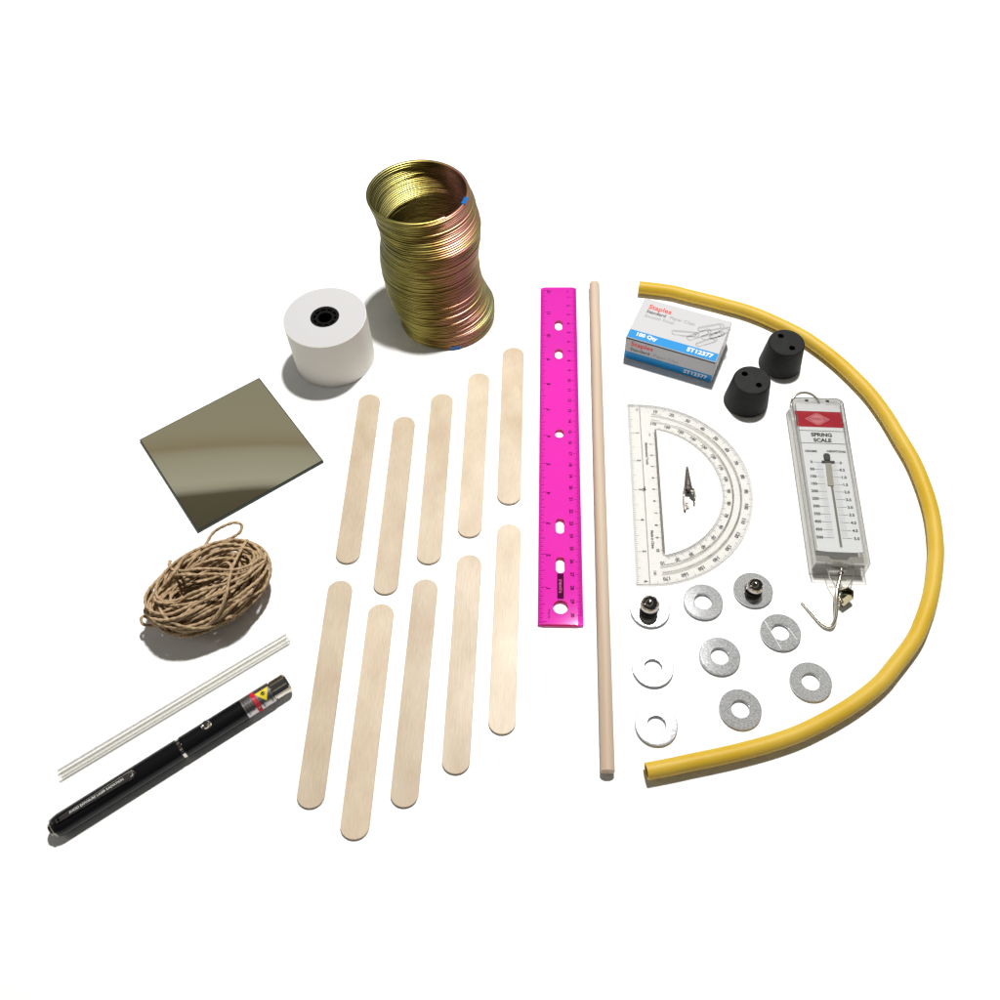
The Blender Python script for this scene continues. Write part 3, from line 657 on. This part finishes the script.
# bevel line of the ruler edge and the raised concentric grooves
b.box(.8, PL-.8, 9.0, 9.35, TH, TH+.12, 1)
for rr, ww in ((62.9, 1.1), (68.4, 1.2)):
    P = [Vector((x, y, TH)) for x, y in arc(CX, CY, rr, math.radians(8), math.radians(172), 90)]
    b.sweep(P, [(-ww/2, 0), (-ww/4, .3), (ww/4, .3), (ww/2, 0)], mi=2, up=(0, 0, 1), smooth=True)
b.sweep([(CX-53+i*106/40, 20.9-1.1, TH) for i in range(41)], [(-.7, 0), (-.3, .25), (.3, .25), (.7, 0)], mi=2, up=(0, 0, 1))
b.build('protractor_body', [cp, cpe, clear_mat('clear_plastic_groove', (.90, .89, .86), (.78, .77, .73), diffuse=(.7, .68, .62), dfac=.12, gloss=.03)], t)
b = MB(); zt = .22
for k in range(0, 181):
    an = math.radians(k); L_ = 3.4 if k % 10 == 0 else 2.6 if k % 5 == 0 else 1.5; w_ = .22 if k % 5 == 0 else .15
    for r0, r1 in ((RO-.6, RO-.6-L_*.8), (RI+.5, RI+.5+L_)):
        c_, s_ = math.cos(an), math.sin(an)
        if CY+r0*s_ < 9 or (r0 < 60 and an < a0+.01) or (r0 < 60 and an > PI-a0-.01): continue
        if k % 5 and r0 > 60: w_ = .14
        b.add([(CX+r0*c_-w_/2*s_, CY+r0*s_+w_/2*c_, zt), (CX+r0*c_+w_/2*s_, CY+r0*s_-w_/2*c_, zt), (CX+r1*c_+w_/2*s_, CY+r1*s_-w_/2*c_, zt), (CX+r1*c_-w_/2*s_, CY+r1*s_+w_/2*c_, zt)], [(0, 1, 2, 3)])
for k in range(10, 180, 10):
    an = math.radians(k)
    for rr, val, sz in ((72.3, 180-k, 3.5), (60.4-.2, k, 3.2)):
        b.text(str(val), CX+rr*math.cos(an), CY+rr*math.sin(an), sz, zt, rot=an-PI/2, bold=.04)
for k in range(0, 6*16+1):
    x = .9+k*25.4/16
    if x > PL-.5: break
    L_ = 4.4 if k % 16 == 0 else 3.3 if k % 8 == 0 else 2.4 if k % 4 == 0 else 1.6
    b.quad(x-.10, x+.10, .5, .5+L_, zt)
for k in range(1, 6): b.text(str(k), .9+k*25.4-.3, 6.6, 3.3, zt, bold=.04)
b.text('6', PL-3.2, 6.6, 3.3, zt, bold=.04); b.text('IN', 4, 7.2, 2.2, zt)
for k in range(0, 101):
    x = 26.5+k
    L_ = 2.6 if k % 10 == 0 else 1.9 if k % 5 == 0 else 1.2
    b.quad(x-.09, x+.09, 20.3-L_, 20.3, zt)
for k in range(1, 11): b.text(str(k), 26.5+k*10, 15.9, 2.8, zt, bold=.04)
b.text('cm', 27.5, 15.8, 2.4, zt)
b.text('Mathematical Tools', 45, 12.6, 2.5, zt, bold=.025); b.text('Made in China', 118, 12.8, 2.5, zt, bold=.03); b.text('180', PL-10, 13.0, 2.6, zt)
b.quad(75.5, 77.8, 9.0, 9.8, TH+.16); b.text('^', CX, 8.4, 5, zt, bold=.05)
b.build('printed_scale', mat('dark_ink', (.008, .008, .008), .8, spec=.06), t)

# ============================================================ alligator clip
tip, jl, jr, lg1, lg2 = G(687.2, 466.5, 4), G(684.3, 491, 4), G(692.8, 490, 4), G(683.6, 509, 2), G(693.4, 501, 5)
base = (jl+jr)/2; ax_ = (tip-base); ln = ax_.length; ang = math.atan2(ax_.y, ax_.x)-PI/2
t = thing('alligator_clip', 'tiny bare metal alligator clip inside the protractor opening', 'clip', (base.x, base.y, 0), ang)
al = mat('clip_steel', (.20, .175, .155), .35, .55, spec=.3, noise=((900, 900, 900), (.05, .045, .04), .42, .6), bump=((700, 700, 700), .5, .0006))
def half(z0, sgn, name):
    b = MB(); n = 14; P = []
    for i in range(n+1):
        f = i/n; y = f*ln; hw = 3.2*(1-f)+.7*f; hgt = (2.6*(1-f)+.8*f)
        ring = [Vector((hw*math.cos(a), y, z0+sgn*hgt*math.sin(a))) for a in [PI*j/10 for j in range(11)]]
        P.append(ring)
    vs = [p for r_ in P for p in r_]; b.add(vs, [(i*11+j, i*11+j+1, (i+1)*11+j+1, (i+1)*11+j) for i in range(n) for j in range(10)], 0, True)
    vs2 = [p+Vector((0, 0, -.35*sgn)) if 0 < (k % 11) < 10 else Vector((p.x*.88, p.y, p.z)) for k, p in enumerate(vs)]
    b.add(vs2, [(i*11+j, (i+1)*11+j, (i+1)*11+j+1, i*11+j+1) for i in range(n) for j in range(10)], 0, True)
    for i in range(9):
        y = ln*(.35+.07*i)
        for s_ in (-1, 1):
            hw = 3.2*(1-y/ln)+.7*y/ln
            b.add([(s_*hw, y, z0), (s_*hw, y+ln*.06, z0), (s_*hw*.95, y+ln*.03, z0-sgn*.8)], [(0, 1, 2)])
    return b
b = half(3.4, 1, 'j')
b.add([(-.9, ln*.62, 6.1-1.2), (.9, ln*.62, 4.9), (.9, ln*.66, 4.8), (-.9, ln*.66, 4.8)], [(0, 1, 2, 3)])
# handles that run back from the jaw
b.sweep([(-3.0, 1.5, 3.2), (-3.4, -3, 3.4), (-3.3, -8, 2.4), (-3.0, -13.8, 1.6), (-2.5, -15.3, 1.4)], [(-.55, -1.5), (.55, -1.5), (.55, 1.5), (-.55, 1.5)], up=(0, 0, 1), smooth=False)
b.sweep([(-3.3, -9, 1.0), (-1.2, -9.3, .9), (-.9, -13, .9)], [(-1.3, -.2), (1.3, -.2), (1.3, .2), (-1.3, .2)], up=(0, 0, 1), smooth=False)
b.build('upper_jaw', al, t)
b = half(3.2, -1, 'j')
b.sweep([(3.0, 1, 4.0), (3.7, -2.5, 4.6), (4.1, -6.2, 4.8), (3.9, -8.2, 4.5)], [(-.55, -1.4), (.55, -1.4), (.55, 1.4), (-.55, 1.4)], up=(0, 0, 1), smooth=False)
b.sweep([(3.3, 0, 5.4), (1.6, -1.2, 5.9), (3.6, -3.5, 5.6)], [(-.9, -.2), (.9, -.2), (.9, .2), (-.9, .2)], up=(0, 0, 1), smooth=False)
b.build('lower_jaw', al, t)
b = MB(); b.tube([(1.9*math.cos(q*.5), -.6-.8*math.sin(q*.5)*0, 3.4+1.9*math.sin(q*.5)) for q in range(40)], .3, 6)
b.sweep([(-3.6, -.3, 3.4), (3.6, -.3, 3.4)], [(.6*math.cos(k*PI/5), .6*math.sin(k*PI/5)) for k in range(10)]); b.build('pivot_pin', al, t)

# ============================================================ steel washers, magnets and balls
zin = mat('zinc_plate', (.66, .67, .69), .8, 0, spec=.0, noise=((750, 1500, 600), (.36, .37, .385), .38, .62), bump=((1200, 1200, 1200), .13, .0003))
n = zin.node_tree; bs = n.nodes['Principled BSDF']; gl = n.nodes.new('ShaderNodeBsdfAnisotropic'); gl.distribution = 'BECKMANN'; gl.inputs['Roughness'].default_value = .175
gl.inputs['Color'].default_value = (.62, .63, .65, 1); n.links.new(bs.inputs['Normal'].links[0].from_socket, gl.inputs['Normal'])
ms = n.nodes.new('ShaderNodeMixShader'); ms.inputs[0].default_value = .5; n.links.new(bs.outputs[0], ms.inputs[1]); n.links.new(gl.outputs[0], ms.inputs[2])
n.links.new(ms.outputs[0], n.nodes['Material Output'].inputs['Surface'])
def washer_mesh(seed):
    b = MB(); rs = random.Random(seed); ro, ri, h = 12.75, 5.6, 2.4; n = 72
    b.lathe([(ri, .35), (ri+.3, 0), (ro-.4, 0), (ro, .4), (ro, h-.5), (ro-.15, h-.15), (ro-.55, h), (ri+.35, h), (ri, h-.35), (ri, .35)], n=n)
    return b
W = [((128.85, 267.6), 'plain zinc washer between the two ball washers', 0),
     ((174.1, 243.2), 'zinc washer with two straight scratches, below the right ball washer', 1),
     ((132.8, 229.0), 'plain zinc washer in the centre of the group of washers', 0),
     ((90.0, 223.6), 'bright washed-out zinc washer below the left ball washer', 0),
     ((185.4, 209.1), 'grey zinc washer farthest right, below the spring scale hook', 0),
     ((139.05, 194.0), 'grey zinc washer lowest in the middle, nearest the yellow tube', 0),
     ((87.0, 186.8), 'bright zinc washer lowest at left, above the tube end', 0)]
base = washer_mesh(1).build('steel_washer', zin)
first = True; GW = 'steel washers lying on the table'
def put_washer(c, rot, lab):
    global first
    o = base if first else base.copy()
    if not first: S.collection.objects.link(o)
    first = False; place(o, (*c, 0), rot); return tag(o, lab, 'washer', GW)
for i, (c, lab, scr) in enumerate(W):
    o = put_washer(c, i*1.3, lab)
    if scr:
        o.rotation_euler = (0, 0, 0); s2 = MB()
        for x0, y0, x1, y1 in ((-8.6, 8.2, -2.2, -11.6), (5.2, 2.6, 9.0, -6.0)):
            d_ = Vector((x1-x0, y1-y0, 0)); n_ = Vector((-d_.y, d_.x, 0)).normalized()*.16
            a_ = Vector((x0, y0, 2.43)); s2.add([a_-n_, a_+d_-n_, a_+d_+n_, a_+n_], [(0, 1, 2, 3)])
        s2.build('scratch', mat('bright_scratch', (.62, .62, .64), .5, .2), o)
wl = G(650.3, 609.0, 2.4); wr_ = G(753.4, 589.5, 2.4)
put_washer((wl.x, wl.y), 2, 'bright zinc washer under the left steel ball, below the protractor corner')
put_washer((wr_.x, wr_.y), .7, 'grey zinc washer under the right steel ball, beside the hook')
ballm = mat('polished_steel', (.40, .37, .33), .06, 1); magm = mat('black_magnet', (.010, .010, .010), .3, spec=.5)
for (c, px, py, rm, rb, l1, l2) in ((wl, 649.8, 604.8, 6.0, 6.2, 'shiny steel ball on the left washer, on its black disc', 'black disc magnet under the left steel ball'),
                        (wr_, 755.3, 586.3, 5.6, 5.5, 'shiny steel ball on the right washer, nearest the spring scale', 'black disc magnet under the right steel ball')):
    mh = 2.8; zc = 2.4+mh+rb*.93; g = G(px, py, zc)
    mb = MB(); mb.lathe([(0, 0), (rm-.3, 0), (rm, .3), (rm, mh-.3), (rm-.3, mh), (3.2, mh), (2.4, mh-.5), (0, mh-.5)], n=48)
    o = mb.build('disc_magnet', magm); place(o, (g.x, g.y, 2.42)); tag(o, l2, 'magnet', 'black disc magnets on washers')
    sb = MB(); N1 = 28; sb.lathe([(max(0, rb*math.sin(PI*k/N1)), -rb*math.cos(PI*k/N1)) for k in range(N1+1)], n=48)
    # weld sphere rings for smooth shading
    o = sb.build('steel_ball', ballm); place(o, (g.x, g.y, zc)); tag(o, l1, 'ball', 'steel balls on washers')

# ============================================================ spring scale
ZT = 16.0
q = [G(790.6, 397.5, ZT), G(842.5, 398.5, ZT), G(870.8, 564.5, ZT), G(815.2, 562.8, ZT)]
cl = (q[0]+q[1])/2; cb = (q[2]+q[3])/2; d = cl-cb; SL = d.length; ang = math.atan2(d.y, d.x)-PI/2; FS = Frame(cb, ang)
WT = (q[1]-q[0]).length/2; WB = (q[2]-q[3]).length/2
t = thing('spring_scale', 'clear plastic spring scale with red header, printed dial and metal hook', 'spring scale', (cb.x, cb.y, 0), ang)
sc = clear_mat('scale_housing_plastic', (.99, .99, .985), (.89, .885, .86), diffuse=(.85, .84, .8), dfac=.03, gloss=.025, rough=.03)
sce = clear_mat('scale_housing_edge', (.82, .81, .78), (.62, .61, .58), diffuse=(.75, .74, .7), dfac=.3, gloss=.12, rough=.06)
b = MB()
def hw(y): return WB+(WT-WB)*y/SL
R_ = 4.5
OUT = [(-WB, 0), (WB, 0)]+[(WT-R_+R_*math.cos(a), SL-R_+R_*math.sin(a)) for a in [PI/2*k/6 for k in range(7)]]+[(-WT+R_-R_*math.sin(a), SL-R_+R_*math.cos(a)) for a in [PI/2*k/6 for k in range(7)]]
INN = [(-WB+1.6, 2.0), (WB-1.6, 2.0), (WT-1.6, SL-3), (-WT+1.6, SL-3)]
b.prism([OUT, INN[::-1]], .2, ZT-1.3, mi=0)          # side walls
b.prism([OUT], ZT-1.28, ZT, mi=2, bev=.4)           # front window
rim = lambda z, i: [(x*(1-i/18), y*(1-i/90)+i*.3) for x, y in OUT]
def ribbon(P, wd, z, mi=1, close=True, h_=.35):
    P3 = [Vector((x, y, z)) for x, y in P]
    b.sweep(P3, [(-wd/2, -h_/2), (wd/2, -h_/2), (wd/2, h_/2), (-wd/2, h_/2)], mi, closed=close, up=(0, 0, 1), smooth=False)
ribbon([(x*.985, y+(.4 if y < 1 else -.4)) for x, y in OUT], .6, ZT+.1)
ribbon([(x*1.0, y) for x, y in OUT], .5, .5)
ribbon([(-WB+2.6, 11), (-WT+2.6, SL-6)], .35, ZT+.1, close=False); ribbon([(WB-2.6, 11), (WT-2.6, SL-6)], .35, ZT+.1, close=False)
for s_ in (-1, 1):
    ribbon([(s_*7.5-1.2, SL-3.0), (s_*7.5+1.2, SL-3.0)], 2.0, ZT+.15, close=False)
b.build('housing', [sc, sce, clear_mat('scale_window', (.993, .993, .99), (.90, .90, .88), diffuse=(.8, .8, .8), dfac=.004, gloss=.014, rough=.02)], t)
# face card under the window
zl = ZT-1.5
yt = FS.l(822, 411, zl).y; yb = FS.l(841, 551, zl).y
def lx(px, py): return FS.l(px, py, zl)
b = MB(); cwid = lambda y: hw(y)-2.2
facem = mat('face_card', (.56, .57, .58), .6, spec=.2)
P_ = [(-cwid(yb), yb), (-cwid(yb)*.5, yb-.8), (cwid(yb)*.5, yb-.8), (cwid(yb), yb), (cwid(SL-4), SL-4), (-cwid(SL-4), SL-4)]
b.prism([P_], zl-.9, zl-.3, mi=0); b.build('face_card', facem, t)
b = MB(); z1 = zl-.2
y1 = lx(822, 427).y; ytt = lx(820, 411.3).y
b.add([(-cwid(y1), y1, z1), (cwid(y1), y1, z1), (cwid(ytt), ytt, z1), (-cwid(ytt), ytt, z1)], [(0, 1, 2, 3)], 1)
cy_ = (y1+ytt)/2; dm = lx(817.5, 419).x
for s_, mi, dz in ((1, 2, .04), (.88, 1, .07), (.8, 2, .10)):
    b.add([(dm-8.8*s_, cy_, z1+dz), (dm-1.2*s_, cy_-5.2*s_, z1+dz), (dm+1.2*s_, cy_-5.2*s_, z1+dz), (dm+8.8*s_, cy_, z1+dz), (dm+1.2*s_, cy_+5.2*s_, z1+dz), (dm-1.2*s_, cy_+5.2*s_, z1+dz)], [(0, 1, 2, 3, 4, 5)], mi)
b.text('OHAUS', dm, cy_, 3.6, z1+.14, mi=3, bold=.02)
for py in (430.9, 443.3):
    y = lx(825, py).y; b.quad(-cwid(y)+.6, cwid(y)-.6, y-.2, y+.2, z1, 0)
y = lx(822, 434.8).y; b.text('SPRING', lx(821.5, 434).x, y, 4.4, z1, mi=0, bold=.04)
y = lx(822.5, 440.2).y; b.text('SCALE', lx(822.5, 439.5).x, y, 4.4, z1, mi=0, bold=.04)
l1 = lx(811, 451); l2 = lx(837, 451.5)
b.text('GRAMS', l1.x, l1.y, 2.6, z1, mi=0, bold=.03); b.text('NEWTONS', l2.x-.5, l2.y, 2.6, z1, mi=0, bold=.03)
y0 = lx(828, 462.3).y; y10 = lx(836, 537.8).y
L0 = lx(811.5, 462).x; L1 = lx(820, 537.5).x; Q0 = lx(840.8, 462.5).x; Q1 = lx(857, 538.5).x
for k in range(11):
    f = k/10; y = y0+(y10-y0)*f; xl = L0+(L1-L0)*f; xr_ = Q0+(Q1-Q0)*f; xc = (xl+xr_)/2
    b.text(str(50*k), xl, y, 3.0, z1, mi=0, bold=.03); b.text('%.1f' % (.5*k) if k else '0', xr_, y, 3.0, z1, mi=0, bold=.03)
    b.quad(xc-9.0, xc-2.6, y-.12, y+.12, z1, 0); b.quad(xc+2.6, xc+9.0, y-.12, y+.12, z1, 0)
    if k < 10:
        for j in range(1, 5):
            yy = y+(y10-y0)/10*j/5; b.quad(xc-6.6, xc-2.6, yy-.06, yy+.06, z1, 4); b.quad(xc+2.6, xc+6.6, yy-.06, yy+.06, z1, 4)
b.build('printed_dial', [ink, mat('red_label', (.30, .0, .010), .6, spec=.15), mat('pink_label', (.50, .15, .17), .6, spec=.15), mat('dark_red_print', (.25, .0, .02), .5), mat('grey_tick', (.28, .28, .31), .5)], t)
# pointer and slot
b = MB(); s0 = lx(828, 462); s1 = lx(841.3, 547); w0 = lx(831.5, 486)
b.sweep([Vector((s0.x+.3, s0.y, z1+.1)), Vector((s1.x, s1.y, z1+.1))], [(-.75, -.08), (.75, -.08), (.75, .08), (-.75, .08)], mi=0, up=(0, 0, 1), smooth=False)
b.build('slot', mat('slot_shadow_metal', (.11, .105, .075), .6), t)
b = MB(); b.sweep([Vector((s0.x+.1, s0.y-1, z1+.35)), Vector((w0.x-.4, w0.y, z1+.35))], [(-2.0, -.2), (2.0, -.2), (2.0, .2), (-2.0, .2)], up=(0, 0, 1), smooth=False)
b.build('pointer_plate', mat('pointer_metal', (.20, .19, .15), .4, .6), t)
kn = lx(826.8, 457.2); b = MB()
b.prism([rrect(kn.x-2.2, kn.x+2.2, kn.y-3.2, kn.y+3.0, 1.8)], z1, z1+1.1, bev=.25); b.prism([rrect(s0.x-4.4, s0.x+4.4, s0.y-.8, s0.y+.7, .3)], z1+.5, z1+.9)
b.build('pointer', mat('pointer_black', (.01, .01, .01), .4), t)
# inner carriage at the foot
y2 = lx(843, 553.5).y; b = MB()
b.prism([[(-WB+2, 1.8), (-5.5, 1.8), (-5, .6), (5, .6), (5.5, 1.8), (WB-2, 1.8), (WB-2, y2), (7, y2-.2), (5, y2-2.9), (-5, y2-2.9), (-7, y2-.2), (-WB+2, y2)]], zl-6, zl-3.5)
b.build('foot_bracket', clear_mat('smoky_plastic', (.40, .39, .37), (.35, .34, .30), diffuse=(.34, .33, .30), dfac=.7), t)
# top ring
rc = FS.l(806, 405, 9); wire = mat('nickel_wire', (.60, .56, .50), .22, 1)
b = MB(); 
rc = FS.l(805.0, 406.5, 8)
b.tube([Vector((rc.x+10.2*math.cos(a), rc.y+10.4*math.sin(a), 9+2.5*math.sin(a))) for a in [2*PI*k/48 for k in range(48)]], .95, 10, closed=True)
b.build('hanging_ring', wire, t)
# hook hardware
def hk(P, r, name, m, n=6):
    b = MB(); b.tube([FS.l(px, py, z) for px, py, z in (P)] if n == 0 else catmull([FS.l(px, py, z) for px, py, z in P], n), r, 10); return b.build(name, m, t)
hookm = mat('steel_wire', (.74, .69, .58), .22, 1)
hk([(841.5, 561, 9), (841.3, 570, 9), (840.0, 578, 9), (837.5, 587, 8.5), (836.5, 597, 7.5), (836.6, 608, 6), (835.6, 618, 4.5), (832.4, 625.2, 3), (827.6, 626.6, 2.2), (821.5, 623.3, 1.9), (811.5, 612.5, 1.5), (802.2, 601.8, 1.3)], 1.2, 'hook', hookm)
b = MB()
ey = FS.l(841.6, 573.6, 9.8)
b.lathe([(2.0, -.4), (2.0, .8), (1.2, .8), (1.2, -.4)], n=24, axis=(Vector((1,0,0)), Vector((0,1,0)), Vector((0,0,1)), ey)); b.tube([FS.l(830.5, 575.2, 9), FS.l(853.5, 576, 9)], .3, 8)
b.build('rivet', mat('dark_rivet', (.09, .08, .07), .35, .8), t)
pl = [FS.l(*p) for p in ((826, 565, 8.5), (829.5, 577, 8.5), (837, 589.5, 8.5), (846, 590, 8.5), (852.5, 580, 8.5), (855, 565.5, 8.5))]
b = MB(); 
for u, v in zip(pl[:-1], pl[1:]): b.sweep([u, v], [(-.25, -.5), (.25, -.5), (.25, .5), (-.25, .5)], up=(0, 0, 1))
b.build('clear_tongue_rim', sce, t)
b = MB(); b.add([p+Vector((0, 0, .2)) for p in pl], [tuple(range(6))]); b.add([p-Vector((0, 0, .2)) for p in pl], [tuple(range(5, -1, -1))]); b.build('clear_tongue', sc, t)
b = MB()
g1 = [FS.l(*p) for p in ((840.5, 600.5, 5), (852, 593, 5))]
b.sweep([FS.l(841, 605.0, 4), FS.l(851.3, 596.5, 5)], [(-1.9, -1.6), (1.9, -1.6), (1.9, 1.6), (-1.9, 1.6)], up=(0, 0, 1), smooth=False)
b.sweep([FS.l(837.5, 597, 6), FS.l(840, 590.5, 8), FS.l(846, 588.8, 9), FS.l(851, 591.5, 8), FS.l(851.5, 595.5, 6)], [(-.35, -2.2), (.35, -2.2), (.35, 2.2), (-.35, 2.2)], up=(0, 0, 1), smooth=False)
b.build('spring_gate', mat('gate_brass', (.26, .23, .15), .2, 1), t)
b = MB(); hx = FS.l(845, 594, 4)
b.prism([rrect(hx.x-2.6, hx.x+3.2, hx.y-2.2, hx.y+2.8, .8)], 3, 6.4, bev=.3); b.build('gate_spring', mat('olive_metal', (.10, .12, .06), .35, .8), t)
b = MB(); sp_ = [FS.l(838.2, 597.5, 6.5), FS.l(841.6, 603.5, 5)]; P = []
for k in range(60):
    f = k/59; c_ = sp_[0].lerp(sp_[1], f); P.append(c_+Vector((1.5*math.cos(k*.75), 0, 1.5*math.sin(k*.75))))
b.tube(P, .28, 6); b.build('coil_spring', hookm, t)
